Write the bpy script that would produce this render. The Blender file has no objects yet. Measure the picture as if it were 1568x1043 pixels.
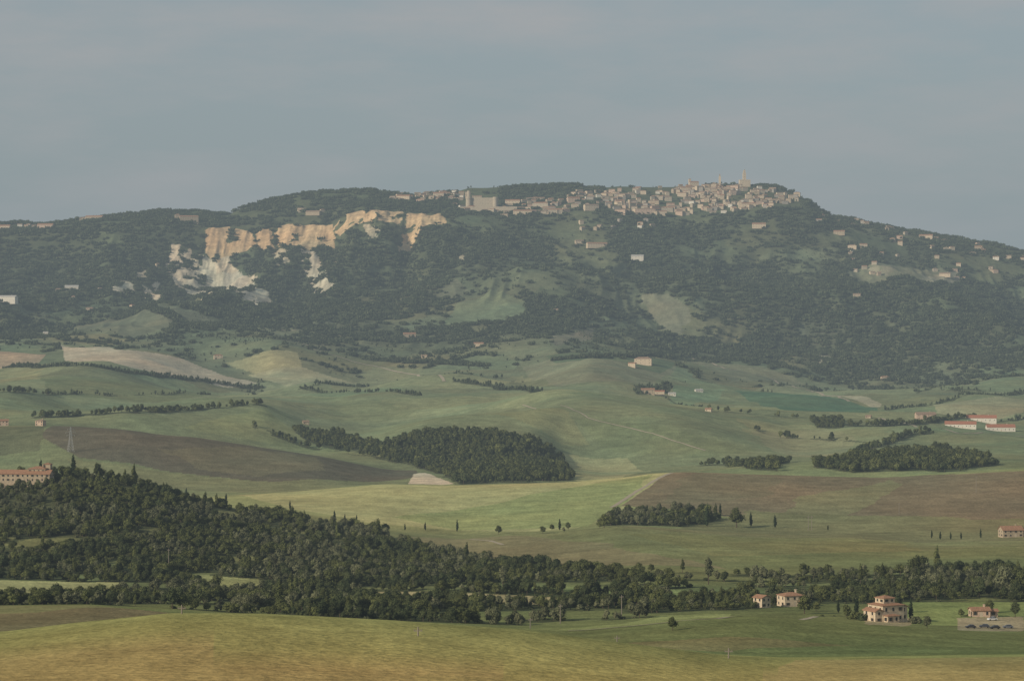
import bpy, bmesh, math, random
import numpy as np
from mathutils import Vector
random.seed(7); rng=np.random.default_rng(7)
S=bpy.context.scene
F=3704.0; CX=784.0; HZ=500.0; CAMZ=200.0
# ------------------------------------------------------------------ helpers
def lin(c):
    c=np.array(c,float)/255.0
    return np.where(c<=0.04045,c/12.92,((c+0.055)/1.055)**2.4)
HK=6.0e-5; HAZE=np.array([0.262,0.316,0.342]); KILL=0.86
def alb(c,d):
    T=math.exp(-5e-5*.6*d)
    v=(lin(c)-HAZE*(1-T))/T/KILL
    v=v*min(1,.55/max(v)); g=v@np.array([.3,.6,.1]); k=.10+.22*min(1,d/6000)
    v=v*(1-k)+g*k*np.array([1.03,1.0,.86])
    return np.clip(v*np.array([.98,.98,1.0]),0.02,0.6)
TAB=np.random.default_rng(3).random((256,256))
def vn(x,y,s=0):
    x=np.asarray(x,float)+s*17.31; y=np.asarray(y,float)+s*9.17
    xi=np.floor(x).astype(np.int64); yi=np.floor(y).astype(np.int64)
    fx=x-xi; fy=y-yi; fx=fx*fx*(3-2*fx); fy=fy*fy*(3-2*fy)
    a=TAB[xi&255,yi&255]; b=TAB[(xi+1)&255,yi&255]; c=TAB[xi&255,(yi+1)&255]; d=TAB[(xi+1)&255,(yi+1)&255]
    return (a*(1-fx)+b*fx)*(1-fy)+(c*(1-fx)+d*fx)*fy
def fbm(x,y,s=0,o=4):
    t=0;a=.5;n=0
    for k in range(o):
        t=t+a*vn(x*2**k,y*2**k,s+k*3.7); n+=a; a*=.5
    return t/n
def ridged(x,y,s=0,o=3):
    t=0;a=.5;n=0
    for k in range(o):
        t=t+a*(1-np.abs(2*vn(x*2**k,y*2**k,s+k*5.1)-1)); n+=a; a*=.5
    return t/n
def sstep(a,b,x):
    t=np.clip((x-a)/(b-a),0,1); return t*t*(3-2*t)
# ------------------------------------------------------------------ terrain
ROWS=[
(8,[(0,1140)]),(60,[(0,1130)]),(200,[(0,1135)]),(350,[(0,1095)]),
(550,[(0,972),(120,956),(260,941),(400,942),(600,952),(800,966),(940,984),(1100,1004),(1200,1009),(1568,1004)]),
(690,[(0,964),(120,962),(260,972),(600,982),(800,984),(940,996),(1100,1002),(1568,999)]),
(850,[(0,930),(140,928),(280,940),(400,956),(600,966),(800,969),(900,966),(1000,957),(1050,951),(1150,946),(1300,956),(1400,962),(1568,974)]),
(1000,[(0,925),(140,925),(300,932),(500,946),(800,955),(1100,944),(1300,949),(1568,960)]),
(1260,[(0,885),(200,890),(400,895),(600,898),(800,892),(1000,887),(1200,890),(1568,888)]),
(1450,[(0,812),(200,812),(400,836),(600,858),(700,866),(850,858),(1000,846),(1200,850),(1568,855)]),
(1650,[(-200,750),(0,739),(60,731),(100,727),(200,737),(300,767),(400,785),(500,800),(600,818),(700,826),(850,816),(950,803),(1100,811),(1300,816),(1420,826),(1568,826)]),
(1760,[(0,775),(200,770),(350,786),(500,800),(700,816),(950,800),(1300,806),(1568,810)]),
(2150,[(0,764),(240,770),(350,759),(450,753),(580,742),(700,742),(870,737),(960,729),(1000,723),(1050,721),(1200,727),(1350,731),(1568,722)]),
(2300,[(0,752),(240,756),(450,760),(640,752),(870,747),(1000,741),(1568,738)]),
(2450,[(0,733),(200,736),(400,746),(640,741),(880,738),(1000,732),(1150,718),(1300,717),(1568,720)]),
(2800,[(0,650),(80,641),(200,642),(300,656),(400,676),(500,691),(600,709),(680,712),(760,700),(850,704),(920,712),(1000,706),(1150,702),(1300,697),(1568,700)]),
(3050,[(0,654),(200,654),(400,674),(480,674),(560,672),(640,658),(700,652),(760,649),(820,659),(860,684),(900,692),(1100,690),(1300,686),(1568,682)]),
(3500,[(0,622),(100,630),(300,626),(400,616),(470,640),(560,648),(700,632),(860,622),(1000,640),(1100,656),(1200,664),(1300,652),(1568,652)]),
(4100,[(0,598),(200,602),(400,598),(520,612),(700,600),(820,592),(900,596),(1000,610),(1100,616),(1200,622),(1300,632),(1568,626)]),
(4700,[(0,568),(200,572),(330,590),(400,594),(480,580),(560,596),(700,584),(800,598),(900,574),(1000,594),(1200,604),(1400,614),(1568,606)]),
(5300,[(0,538),(200,540),(300,554),(420,536),(480,554),(560,560),(700,562),(850,548),(1000,555),(1200,580),(1400,590),(1568,580)]),
(5900,[(0,502),(200,507),(400,498),(600,516),(800,496),(1000,516),(1200,530),(1568,540)]),
(6500,[(0,455),(250,458),(450,464),(600,464),(700,440),(800,424),(860,426),(950,444),(1060,430),(1200,458),(1400,470),(1568,490)]),
(7150,[(0,390),(250,390),(330,400),(400,392),(460,386),(515,380),(540,356),(600,352),(625,372),(645,350),(700,352),(850,368),(1000,365),(1200,365),(1400,405),(1568,430)]),
(7350,[(0,354),(100,348),(260,342),(320,349),(380,357),(400,353),(450,345),(508,345),(530,330),(575,323),(620,326),(680,328),(760,331),(900,327),(1050,331),(1180,320),(1230,322),(1280,347),(1400,374),(1568,402)]),
(7550,[(0,350),(100,343),(260,334),(350,334),(430,322),(540,308),(680,312),(760,312),(900,306),(1050,306),(1180,300),(1230,306),(1280,340),(1400,362),(1568,390)]),
(7800,[(0,345),(70,343),(160,334),(245,323),(300,324),(350,329),(375,316),(430,302),(480,294),(540,291),(590,297),(640,300),(690,296),(720,287),(800,285),(880,284),(900,289),(1000,287),(1060,284),(1140,285),(1190,284),(1220,296),(1250,316),(1270,331),(1310,337),(1350,350),(1450,362),(1520,374),(1568,386),(1900,420)]),
(8300,[(0,395)]),(10000,[(0,455)]),(16000,[(0,520)]),(40000,[(0,518)]),
]
ux=np.arange(-900,2480,2.0); g=np.exp(-0.5*(np.arange(-15,16)/5.0)**2); g/=g.sum()
g2=np.exp(-0.5*(np.arange(-6,7)/2.0)**2); g2/=g2.sum()
colpx=np.concatenate([np.linspace(-880,-42,60),np.arange(-40,1608,1.5),np.linspace(1612,2450,60)])
rowd=np.concatenate([np.geomspace(8,500,50)[:-1],np.geomspace(500,7090,1250),np.linspace(7093,7400,105),np.linspace(7410,8300,80),np.geomspace(8400,40000,30)])
kd=np.array([r[0] for r in ROWS],float); kz=[]
for d,pts in ROWS:
    a=np.interp(ux,[p[0] for p in pts],[p[1] for p in pts])
    gg=g2 if d>7000 else g; n=len(gg)//2
    a=np.convolve(np.pad(a,n,mode='edge'),gg,'valid')
    kz.append(-(np.interp(colpx,ux,a)-HZ)/F*d)
kz=np.array(kz)
h=np.diff(kd)[:,None]; dl=np.diff(kz,axis=0)/h
m=np.zeros_like(kz); m[0]=dl[0]; m[-1]=dl[-1]
w1=2*h[1:]+h[:-1]; w2=h[1:]+2*h[:-1]; same=(dl[1:]*dl[:-1])>0
with np.errstate(all='ignore'):
    hm=(w1+w2)/(w1/dl[:-1]+w2/dl[1:])
m[1:-1]=np.where(same,np.nan_to_num(hm),0)
ii=np.clip(np.searchsorted(kd,rowd)-1,0,len(kd)-2)
hh=(kd[ii+1]-kd[ii])[:,None]; t=((rowd-kd[ii])[:,None])/hh
Z=(2*t**3-3*t**2+1)*kz[ii]+(t**3-2*t**2+t)*hh*m[ii]+(-2*t**3+3*t**2)*kz[ii+1]+(t**3-t**2)*hh*m[ii+1]
Y=np.repeat(rowd[:,None],len(colpx),1); X=(colpx[None,:]-CX)/F*Y
A=np.interp(rowd,[0,450,700,1000,1700,2200,3000,4500,5800,6400,7000,7300,7800,8300],[0,.5,1.0,1.5,4,4,8,13,20,32,30,7,5,20])[:,None]
N0=fbm(X/330+.3*fbm(X/200,Y/200,31,2),Y/420,30,2)-.5
A0=np.interp(rowd,[0,1300,1700,2150,2500,3100,4500,5400,6200,7000],[0,0,6,7,26,56,70,60,40,0])[:,None]
N1=fbm(X/260,Y/260,1,5)-.5
N2=ridged(X/290+0.6*vn(X/300,Y/300,8)+.2*vn(X/110,Y/130,18),Y/900,2,4)-.62
wm=sstep(5000,6300,Y)
Z=Z+A*(N1*(1.8-0.7*wm)+N2*3.6*wm)+A0*N0
# crisp badland rills around the escarpment
PXG=X/Y*F+CX
cl=sstep(240,300,PXG)*(1-sstep(670,700,PXG))*sstep(6500,7100,Y)*(1-sstep(7330,7360,Y))
Z=Z+cl*(ridged(X/38,Y/160,5,3)-.6)*18
PY=HZ-F*Z/Y
def hit(px,py,dmin=400,dmax=8100):
    j=int(np.clip(np.searchsorted(colpx,px),0,len(colpx)-1))
    i0,i1=np.searchsorted(rowd,[dmin,dmax]); P=PY[i0:i1,j]
    ok=P<=py
    if ok.any():
        k=int(np.argmax(ok)); d=rowd[i0+k]
        if k>0:
            tt=(P[k-1]-py)/max(1e-6,P[k-1]-P[k]); d=rowd[i0+k-1]+tt*(rowd[i0+k]-rowd[i0+k-1])
    else:
        k=int(np.argmin(P)); d=rowd[i0+k]
    return ((px-CX)/F*d,float(d))
def zat(x,y):
    x=np.asarray(x,float); y=np.asarray(y,float)
    px=x/y*F+CX
    j=np.clip(np.searchsorted(colpx,px)-1,0,len(colpx)-2); i=np.clip(np.searchsorted(rowd,y)-1,0,len(rowd)-2)
    a=np.clip((px-colpx[j])/(colpx[j+1]-colpx[j]),0,1); b=np.clip((y-rowd[i])/(rowd[i+1]-rowd[i]),0,1)
    return (Z[i,j]*(1-a)+Z[i,j+1]*a)*(1-b)+(Z[i+1,j]*(1-a)+Z[i+1,j+1]*a)*b+CAMZ
def inpoly(x,y,P):
    c=np.zeros(np.broadcast(x,y).shape,bool); n=len(P)
    for k in range(n):
        xi,yi=P[k]; xj,yj=P[k-1]
        if yi==yj: continue
        c^=((yi>y)!=(yj>y))&(x<(xj-xi)*(y-yi)/(yj-yi)+xi)
    return c
WX=fbm(X/45,Y/45,21,3)-.5; WY=fbm(X/45,Y/45,33,3)-.5
def plan(poly,dmin,dmax): return [hit(a,b,dmin,dmax) for a,b in poly]
def mask(poly,dmin,dmax,warp=0):
    P=plan(poly,dmin,dmax); ys=[p[1] for p in P]
    i0=np.searchsorted(rowd,min(ys)-warp-1); i1=np.searchsorted(rowd,max(ys)+warp+1)
    s=slice(i0,i1)
    return s,inpoly(X[s]+WX[s]*warp,Y[s]+WY[s]*warp*1.5,P),P
# ------------------------------------------------------------------ land colours
stops=[(0,(148,134,78)),(420,(146,135,78)),(520,(136,133,77)),(600,(130,131,76)),(640,(104,111,66)),(900,(106,113,68)),(1100,(98,106,66)),(1400,(110,114,74)),(1650,(119,119,79)),(1900,(134,138,88)),(2250,(124,131,87)),(2600,(110,118,84)),(3200,(112,122,90)),(4200,(114,124,93)),(5200,(110,119,94)),(6200,(99,109,90)),(7300,(94,104,88)),(8200,(88,99,85)),(40000,(88,100,84))]
dd=np.array([s[0] for s in stops],float); cc=np.array([alb(s[1],s[0] if s[0]<8300 else 8200) for s in stops])
COL=np.stack([np.interp(rowd,dd,cc[:,k]) for k in range(3)],1)[:,None,:]*np.ones((1,len(colpx),1))
def cells(Xa,Ya,size,seed):
    r=np.random.default_rng(seed); J=r.random((128,128,2)); R=r.random((128,128,3))
    gx=Xa/size; gy=Ya/size; ix=np.floor(gx).astype(int); iy=np.floor(gy).astype(int)
    f1=np.full(gx.shape,9.);f2=np.full(gx.shape,9.); idx=np.zeros(gx.shape,int)
    for a in(-1,0,1):
        for b in(-1,0,1):
            cx=(ix+a)%128; cy=(iy+b)%128
            dx=ix+a+J[cx,cy,0]-gx; dy=iy+b+J[cx,cy,1]-gy; q=np.sqrt(dx*dx+dy*dy)
            nw=q<f1; f2=np.where(nw,f1,np.minimum(f2,q)); idx=np.where(nw,cx*128+cy,idx); f1=np.where(nw,q,f1)
    return (f2-f1)*size,R.reshape(-1,3)[idx]
i0,i1=np.searchsorted(rowd,[2300,7360]); sl=slice(i0,i1)
EDGE=np.full(X.shape,99.)
e,R=cells(X[sl]+WX[sl]*60,Y[sl]*.62+WY[sl]*60,170,5); EDGE[sl]=e
wgt=(sstep(2800,3900,Y[sl])*(1-.5*sstep(6300,7000,Y[sl])))[...,None]
lum=0.82+0.38*R[...,0:1]; tan=np.clip((R[...,1:2]-.62)*2.2,0,1)
tint=lum*(1+tan*np.array([.30,.13,.03]))*(1+np.clip(R[...,2:3]-.6,0,1)*np.array([-.25,.0,-.1]))
COL[sl]*=1+(tint-1)*wgt
OPEN=np.zeros(X.shape,bool)
def paint(poly,c,dmin,dmax,warp=6,op=True,mix=1.0):
    s,mk,P=mask(poly,dmin,dmax,warp); d=np.mean([p[1] for p in P])
    COL[s][mk]=COL[s][mk]*(1-mix)+alb(c,d)*mix
    if op: OPEN[s]|=mk
G=[
([(-60,925),(140,927),(285,941),(130,957),(-60,976)],(116,105,74),640,900,8),
([(-60,925),(140,927),(200,932),(60,938),(-60,940)],(122,120,78),640,900,14),
([(-60,1010),(300,990),(700,1040),(600,1090),(-60,1090)],(150,132,80),350,545,40),
([(1200,1010),(1640,1004),(1640,1080),(1150,1080)],(150,136,84),350,549,12),
([(840,966),(1050,950),(1300,957),(1640,974),(1640,1002),(1100,1003),(940,988)],(102,109,66),640,860,5),
([(900,985),(1100,975),(1300,990),(1100,1000)],(114,108,70),640,860,25),
([(-60,889),(190,892),(195,905),(135,917),(-60,920)],(146,141,92),1000,1300,5),
([(300,880),(395,888),(400,905),(310,908)],(134,137,88),1000,1320,6),
([(480,903),(660,906),(860,915),(855,926),(690,922),(560,915)],(150,138,98),1000,1300,6),
([(740,898),(1000,900),(1100,908),(1080,914),(900,908)],(122,130,78),1000,1300,6),
([(840,966),(1010,942),(1120,940),(1060,952),(930,966)],(122,131,80),860,1040,4),
([(1385,922),(1640,922),(1640,958),(1390,956)],(112,126,74),860,1150,4),
([(1465,946),(1568,944),(1568,966),(1470,965)],(140,132,104),860,1150,3),
([(1325,946),(1395,946),(1400,956),(1330,958)],(138,130,98),860,1150,3),
([(620,822),(780,820),(960,838),(1100,870),(900,868),(700,850)],(122,115,82),1300,1700,20),
([(960,815),(1400,826),(1400,845),(1100,850)],(120,118,75),1300,1700,25),
([(1100,850),(1568,835),(1568,870),(1200,880)],(110,115,73),1300,1700,25),
([(350,758),(580,742),(870,738),(1000,724),(1030,722),(960,775),(930,795),(860,812),(700,812),(560,800),(440,778)],(152,150,100),1700,2170,4),
([(600,790),(760,770),(880,745),(1000,726),(960,770),(900,806),(700,812)],(132,139,88),1700,2170,14),
([(1030,721),(1200,727),(1350,731),(1640,722),(1640,806),(1300,800),(1150,795),(950,775)],(118,106,82),1700,2180,5),
([(1230,760),(1300,745),(1360,735),(1370,745),(1300,790),(1200,790)],(122,118,84),1700,2180,25),
([(1060,722),(1200,730),(1180,760),(1020,770)],(112,104,80),1700,2180,30),
([(1150,780),(1640,795),(1640,826),(950,810)],(116,113,78),1640,1900,25),
([(80,640),(200,641),(300,656),(400,676),(500,691),(640,716),(640,730),(560,738),(430,738),(260,722),(120,700),(60,668)],(98,95,80),2330,2830,5),
([(250,690),(380,685),(480,700),(500,722),(400,730),(300,712)],(108,104,82),2330,2830,25),
([(100,702),(250,722),(420,738),(600,739),(640,752),(300,752),(130,735)],(116,119,84),2300,2650,6),
([(-60,650),(70,645),(60,690),(-60,700)],(98,103,78),2400,2900,10),
([(632,726),(650,724),(695,741),(626,741)],(190,174,146),2300,2800,4),
([(282,655),(350,636),(410,628),(520,690),(640,712),(520,694),(400,677)],(118,126,88),2830,3600,6),
([(860,682),(960,700),(1000,722),(940,735),(880,737)],(136,138,98),2400,3100,10),
([(880,640),(1000,650),(1160,690),(1080,702),(930,690)],(108,119,86),2700,3600,10),
([(700,630),(860,625),(900,680),(860,680),(820,655)],(122,127,90),3050,3700,10),
([(1150,660),(1260,655),(1310,672),(1280,700),(1180,690)],(126,129,95),2700,3500,10),
([(1380,660),(1640,655),(1640,690),(1480,690)],(112,121,88),2500,3500,10),
([(1020,618),(1100,612),(1110,596),(1030,590)],(104,126,96),3700,4700,8),
([(1125,598),(1170,594),(1270,608),(1345,625),(1330,632),(1200,628)],(84,112,88),3700,4700,5),
([(1250,605),(1300,606),(1350,618),(1345,624)],(148,145,118),3900,4900,5),
([(1430,620),(1568,612),(1568,632),(1440,634)],(134,134,102),3500,4500,8),
([(800,562),(1040,560),(1000,590),(850,596)],(118,122,97),4300,5400,8),
([(835,545),(1060,560),(1010,572),(850,556)],(96,112,88),4900,5600,8),
([(90,528),(190,536),(280,550),(330,570),(395,587),(350,594),(200,563),(100,552)],(164,154,130),4400,5500,6),
([(-40,538),(70,543),(60,556),(-40,572)],(150,132,108),4500,5500,6),
([(345,556),(400,540),(455,540),(468,575),(420,578)],(138,139,102),4500,5500,6),
([(465,562),(555,588),(440,592),(380,575)],(142,143,110),4300,5400,6),
([(60,578),(200,585),(380,600),(260,615),(80,605)],(108,118,86),3600,4600,10),
([(680,497),(698,466),(760,445),(808,462),(800,484),(710,498)],(106,120,95),5600,6900,6),
([(980,452),(1020,448),(1062,480),(1040,512),(1012,505)],(114,117,98),5700,6900,25),
([(840,515),(910,500),(905,520),(850,530)],(114,115,98),5300,6300,10),
([(60,490),(260,470),(330,490),(200,520)],(106,113,94),5400,6700,30),
([(1290,415),(1440,410),(1470,430),(1330,440)],(114,119,99),6200,7300,15),
([(1060,545),(1180,565),(1240,590),(1120,585)],(112,117,94),4800,5700,30),
]
for p,c,a,b,wq in G: paint(p,c,a,b,wq)
for p,c,a,b,wq in [([(600,455),(700,430),(720,445),(660,470)],(110,114,95),5900,7000,25),([(1160,395),(1290,380),(1300,395),(1180,410)],(104,115,95),6300,7300,15),
([(1200,475),(1290,460),(1310,520),(1240,530)],(102,109,93),5300,6800,60),([(400,500),(520,495),(540,530),(430,535)],(106,114,93),5300,6400,40),
([(1300,340),(1400,362),(1380,372),(1290,352)],(104,112,93),6900,7600,20)]: paint(p,c,a,b,wq,op=False)
CLIFF=[([(316,352),(350,347),(385,356),(394,376),(374,386),(352,395),(336,405),(316,388)],(206,180,144)),
([(392,358),(440,343),(470,346),(510,344),(515,383),(490,379),(470,385),(440,377),(420,383),(394,379)],(208,182,146)),
([(510,350),(530,329),(575,322),(618,325),(616,346),(580,339),(545,345),(520,362)],(214,190,154)),
([(624,326),(680,327),(684,342),(655,345),(642,355),(630,382),(611,386),(618,352)],(210,186,150)),
([(264,372),(294,378),(310,402),(332,440),(338,470),(307,468),(282,432),(258,400)],(184,172,146)),
([(252,404),(290,414),(306,449),(272,446)],(180,170,146)),
([(296,386),(352,404),(396,426),(448,472),(428,484),(366,454),(324,434),(296,412)],(184,174,148)),
([(344,406),(370,418),(390,455),(400,490),(374,488),(346,440)],(182,172,150)),
([(326,398),(352,392),(364,415),(334,420)],(190,174,146)),
([(460,381),(482,384),(498,415),(514,440),(490,450),(466,419)],(180,168,144)),
([(416,382),(438,380),(444,402),(424,406)],(168,158,132)),
([(556,345),(577,343),(584,364),(566,368)],(158,150,126)),
([(170,434),(198,428),(208,448),(174,450)],(166,160,140)),([(218,440),(244,433),(252,458),(222,460)],(176,166,142)),([(206,418),(222,414),(226,426),(210,428)],(150,144,124)),
([(686,358),(697,358),(696,368),(688,368)],(150,146,126)),([(1250,545),(1275,540),(1270,552),(1255,556)],(138,138,118)),([(1405,420),(1470,415),(1475,432),(1420,436)],(136,134,114)),([(1330,412),(1380,414),(1370,422),(1335,420)],(132,130,110)),([(700,392),(712,390),(708,400),(700,400)],(142,138,118))]
NC=fbm(X/26,Y/60,44,3)
for p,c in CLIFF:
    s,mk,P=mask(p,6300 if p[0][0]<1200 else 5300,7400,16)
    d=np.mean([q[1] for q in P]); v=alb(c,d)
    if c[0]>200: v=v*np.array([1.0,.93,.80])
    st=0.55+0.75*fbm(X[s]/11,Y[s]/140,40,3); veg=NC[s]>(.70 if c[0]>200 else .60)
    mm=mk&~veg
    COL[s][mm]=v*st[mm][:,None]; OPEN[s]|=mm
MOT=(0.78+0.44*fbm(X/70,Y/70,11,4))*(0.84+0.32*fbm(X/9,Y/9,12,2))*(0.90+.20*fbm(X/200,Y/11,15,3))
hue=fbm(X/120,Y/120,13,3)-.5
COL*=MOT[...,None]*(1+hue[...,None]*np.array([.30,.0,-.1]))
# ------------------------------------------------------------------ woodland density (trees per m2)
FD=np.zeros(X.shape)
def wood(poly,dens,dmin,dmax,warp=12,noise=None):
    s,mk,P=mask(poly,dmin,dmax,warp)
    v=np.full(mk.shape,dens)
    if noise: v=dens*sstep(noise[0],noise[1],fbm(X[s]/noise[2],Y[s]/noise[2],50,3))
    FD[s]=np.where(mk,np.maximum(FD[s],v),FD[s])
DN=1/19.
wood([(-80,745),(0,741),(60,735),(110,727),(200,738),(300,768),(400,787),(480,797),(560,812),(640,838),(760,856),(860,874),(1000,886),(1000,892),(800,895),(600,902),(400,900),(200,894),(-80,892)],DN,1255,1655,8,(.24,.40,30))
wood([(-80,895),(700,900),(1640,896),(1640,925),(1240,925),(1000,945),(800,958),(500,950),(300,935),(-80,930)],DN*.9,960,1270,5,(.36,.54,40))
wood([(600,862),(760,866),(1000,876),(1300,880),(1640,876),(1640,895),(600,900)],DN*.5,1200,1400,10,(.45,.58,40))
wood([(600,826),(760,838),(850,862),(700,868)],DN*.3,1300,1640,10,(.4,.6,30))
wood([(1395,880),(1480,874),(1640,880),(1640,925),(1400,905)],DN,1100,1400,8)
wood([(915,806),(940,785),(1010,780),(1090,788),(1145,803),(1130,810)],DN,1640,1900,5)
wood([(1440,826),(1500,808),(1568,800),(1640,800),(1640,828)],DN*.5,1600,1900,5,(.35,.6,30))
wood([(560,692),(600,668),(650,652),(760,649),(830,662),(862,690),(874,736),(700,741),(655,718),(600,706)],1/32.,2350,3080,16)
wood([(395,648),(440,652),(520,664),(600,680),(600,707),(520,694),(440,680)],1/50.,2820,3400,12,(.26,.42,40))
wood([(1240,716),(1300,702),(1360,690),(1430,688),(1500,700),(1530,712),(1480,722),(1300,723)],1/34.,2350,2950,18,(.24,.36,40))
wood([(1150,700),(1210,708),(1190,722),(1150,720)],1/60.,2350,2900,8)
wood([(1240,642),(1290,644),(1292,655),(1250,655)],1/45.,3200,3700,4)
wood([(970,590),(1030,588),(1025,602),(975,604)],1/80.,4000,4700,4)
wood([(-40,640),(60,642),(50,690),(-40,690)],1/70.,2500,2900,8,(.4,.6,40))
def hedge(pts,wd,dens,dmin,dmax):
    P=[hit(a,b,dmin,dmax) for a,b in pts]
    for (x0,y0),(x1,y1) in zip(P[:-1],P[1:]):
        a,b=np.searchsorted(rowd,[min(y0,y1)-wd-8,max(y0,y1)+wd+8]); s=slice(a,b)
        L2=(x1-x0)**2+(y1-y0)**2+1e-6
        tt=np.clip(((X[s]-x0)*(x1-x0)+(Y[s]-y0)*(y1-y0))/L2,0,1)
        q=np.hypot(X[s]-x0-tt*(x1-x0)+WX[s]*14,Y[s]-y0-tt*(y1-y0)+WY[s]*14)
        gap=fbm(X[s]/35,Y[s]/35,60,2)>.30
        mk=(q<wd)&gap; FD[s]=np.where(mk,np.maximum(FD[s],dens),FD[s]); OPEN[s]&=~mk
for H in [([(-40,566),(60,562),(110,560),(170,566),(240,577),(330,586),(395,594)],13,1/34.,4100,5300),
 ([(60,640),(130,636),(200,632),(320,626),(400,620)],10,1/38.,3100,4000),([(395,655),(430,670),(520,690)],8,1/50.,2800,3300),
 ([(0,604),(120,603),(260,604),(400,600)],6,1/60.,3600,4600),([(700,584),(760,592),(820,602)],11,1/45.,4000,5100),
 ([(1080,692),(1120,702),(1165,718)],9,1/45.,2400,2900),([(1300,652),(1400,650),(1460,640),(1568,636)],9,1/50.,3200,3900),
 ([(1310,700),(1350,684),(1380,672),(1420,662)],8,1/50.,2700,3300),([(1020,605),(1100,630),(1240,640)],3,1/100.,3400,4300),
 ([(700,742),(870,738)],5,1/60.,2180,2600),([(460,595),(540,600),(640,606)],7,1/60.,3700,4700),([(480,590),(560,592)],10,1/50.,4200,5000),
 ([(1568,600),(1440,618),(1360,628)],11,1/50.,3900,4800),([(0,500),(100,520),(180,528)],14,1/60.,5000,6000),
 ([(540,545),(640,555),(740,560)],14,1/60.,4800,5700),([(850,552),(950,548),(1010,540)],12,1/60.,4900,5900),
 ([(180,480),(300,500),(400,495)],12,1/60.,5400,6500),([(640,505),(720,498),(810,486)],10,1/60.,5500,6500),
 ([(600,893),(1000,888),(1400,890)],4,1/25.,1200,1330),([(700,818),(860,815),(920,808)],2.5,1/40.,1630,1780),([(1160,660),(1260,672),(1330,678)],5,1/60.,2800,3500),
 ([(140,918),(300,912),(500,900),(640,904)],4,1/20.,1000,1300),([(700,924),(860,930),(1000,922),(1240,925)],5,1/18.,980,1300),
 ([(1235,944),(1300,943),(1322,941)],1.6,1/6.,900,1100),([(1400,944),(1465,945),(1485,940)],1.4,1/6.,900,1100)]:
    hedge(*H)
mtn=sstep(5000,6100,Y)
nz=fbm(X/160,Y/200,70,5); th=np.full(X.shape,.455)
def setth(poly,v,a,b,wq=60):
    s,mk,P=mask(poly,a,b,wq); th[s]=np.where(mk,v,th[s])
setth([(690,335),(900,335),(960,420),(900,480),(700,445)],.52,5900,7400)
setth([(1150,385),(1640,400),(1640,462),(1180,430)],.51,5900,7300)
setth([(-60,470),(520,485),(540,545),(-60,545)],.53,5000,6400)
setth([(-60,350),(262,345),(262,440),(-60,470)],.32,6200,7400)
setth([(385,360),(520,370),(690,345),(690,430),(620,495),(430,495)],.31,5800,7340)
setth([(950,395),(1290,400),(1640,480),(1640,600),(1250,600),(1100,565),(1060,480)],.37,5000,7200)
setth([(700,500),(1000,500),(1060,545),(760,540)],.46,5200,6200)
setth([(560,500),(760,500),(760,560),(540,550)],.43,4900,6000)
FM=sstep(th-.05,th+.05,nz)*mtn
FM=np.maximum(FM,(.05+.42*sstep(.44,.62,fbm(X/40,Y/50,73,4)))*mtn)
sky_w=(fbm(X/60,Y/60,77,2)>.42)
townx=(PXG>925)&(PXG<1235); FM=np.where((Y>7355),np.where(townx,.12,sky_w*.85),FM)
FM=np.where((Y>7380)&(PXG>700)&(PXG<765),.05,FM)
FM=np.where((Y>7700)&(PXG>1148)&(PXG<1200),1.0,FM)
he=(EDGE<4.0)&(Y>4700)&(Y<6600)&(fbm(X/110,Y/110,80,2)>.48)
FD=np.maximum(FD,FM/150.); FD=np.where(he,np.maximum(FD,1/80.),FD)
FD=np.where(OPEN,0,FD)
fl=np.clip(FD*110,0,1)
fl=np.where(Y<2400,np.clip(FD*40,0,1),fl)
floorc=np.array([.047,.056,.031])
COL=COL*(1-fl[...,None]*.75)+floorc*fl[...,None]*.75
COL=np.clip(COL,0.01,.7)
# ------------------------------------------------------------------ terrain mesh
nr,nc=X.shape
me=bpy.data.meshes.new("terrain"); co=np.stack([X,Y,Z+CAMZ],-1).reshape(-1,3).astype(np.float32)
me.vertices.add(nr*nc); me.vertices.foreach_set("co",co.ravel())
a=(np.arange(nr-1)[:,None]*nc+np.arange(nc-1)[None,:]).ravel()
q=np.stack([a,a+1,a+nc+1,a+nc],1).astype(np.int32); nf=len(q)
me.loops.add(nf*4); me.loops.foreach_set("vertex_index",q.ravel())
me.polygons.add(nf); me.polygons.foreach_set("loop_start",np.arange(0,nf*4,4,dtype=np.int32))
me.polygons.foreach_set("use_smooth",np.ones(nf,bool))
me.update(calc_edges=True)
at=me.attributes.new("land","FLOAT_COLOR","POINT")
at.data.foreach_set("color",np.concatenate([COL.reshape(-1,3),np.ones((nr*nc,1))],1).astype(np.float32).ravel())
terrain=bpy.data.objects.new("terrain",me); S.collection.objects.link(terrain)
def newmat(n):
    m=bpy.data.materials.new(n); m.use_nodes=True; nt=m.node_tree; b=nt.nodes["Principled BSDF"]
    b.inputs["Roughness"].default_value=.95; b.inputs["Specular IOR Level"].default_value=.1
    return m,nt,b
def nnoise(nt,scale,det=4,vec=None,coord="Object",stretch=None):
    tc=nt.nodes.new("ShaderNodeTexCoord"); n=nt.nodes.new("ShaderNodeTexNoise")
    n.inputs["Scale"].default_value=scale; n.inputs["Detail"].default_value=det
    src=tc.outputs[coord]
    if stretch:
        mp=nt.nodes.new("ShaderNodeMapping"); mp.inputs["Scale"].default_value=stretch
        nt.links.new(src,mp.inputs[0]); src=mp.outputs[0]
    nt.links.new(src,n.inputs["Vector"]); return n
def mrange(nt,src,lo,hi,a=.3,b=.7):
    r=nt.nodes.new("ShaderNodeMapRange"); r.inputs["From Min"].default_value=a; r.inputs["From Max"].default_value=b
    r.inputs["To Min"].default_value=lo; r.inputs["To Max"].default_value=hi; nt.links.new(src,r.inputs["Value"]); return r.outputs[0]
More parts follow.
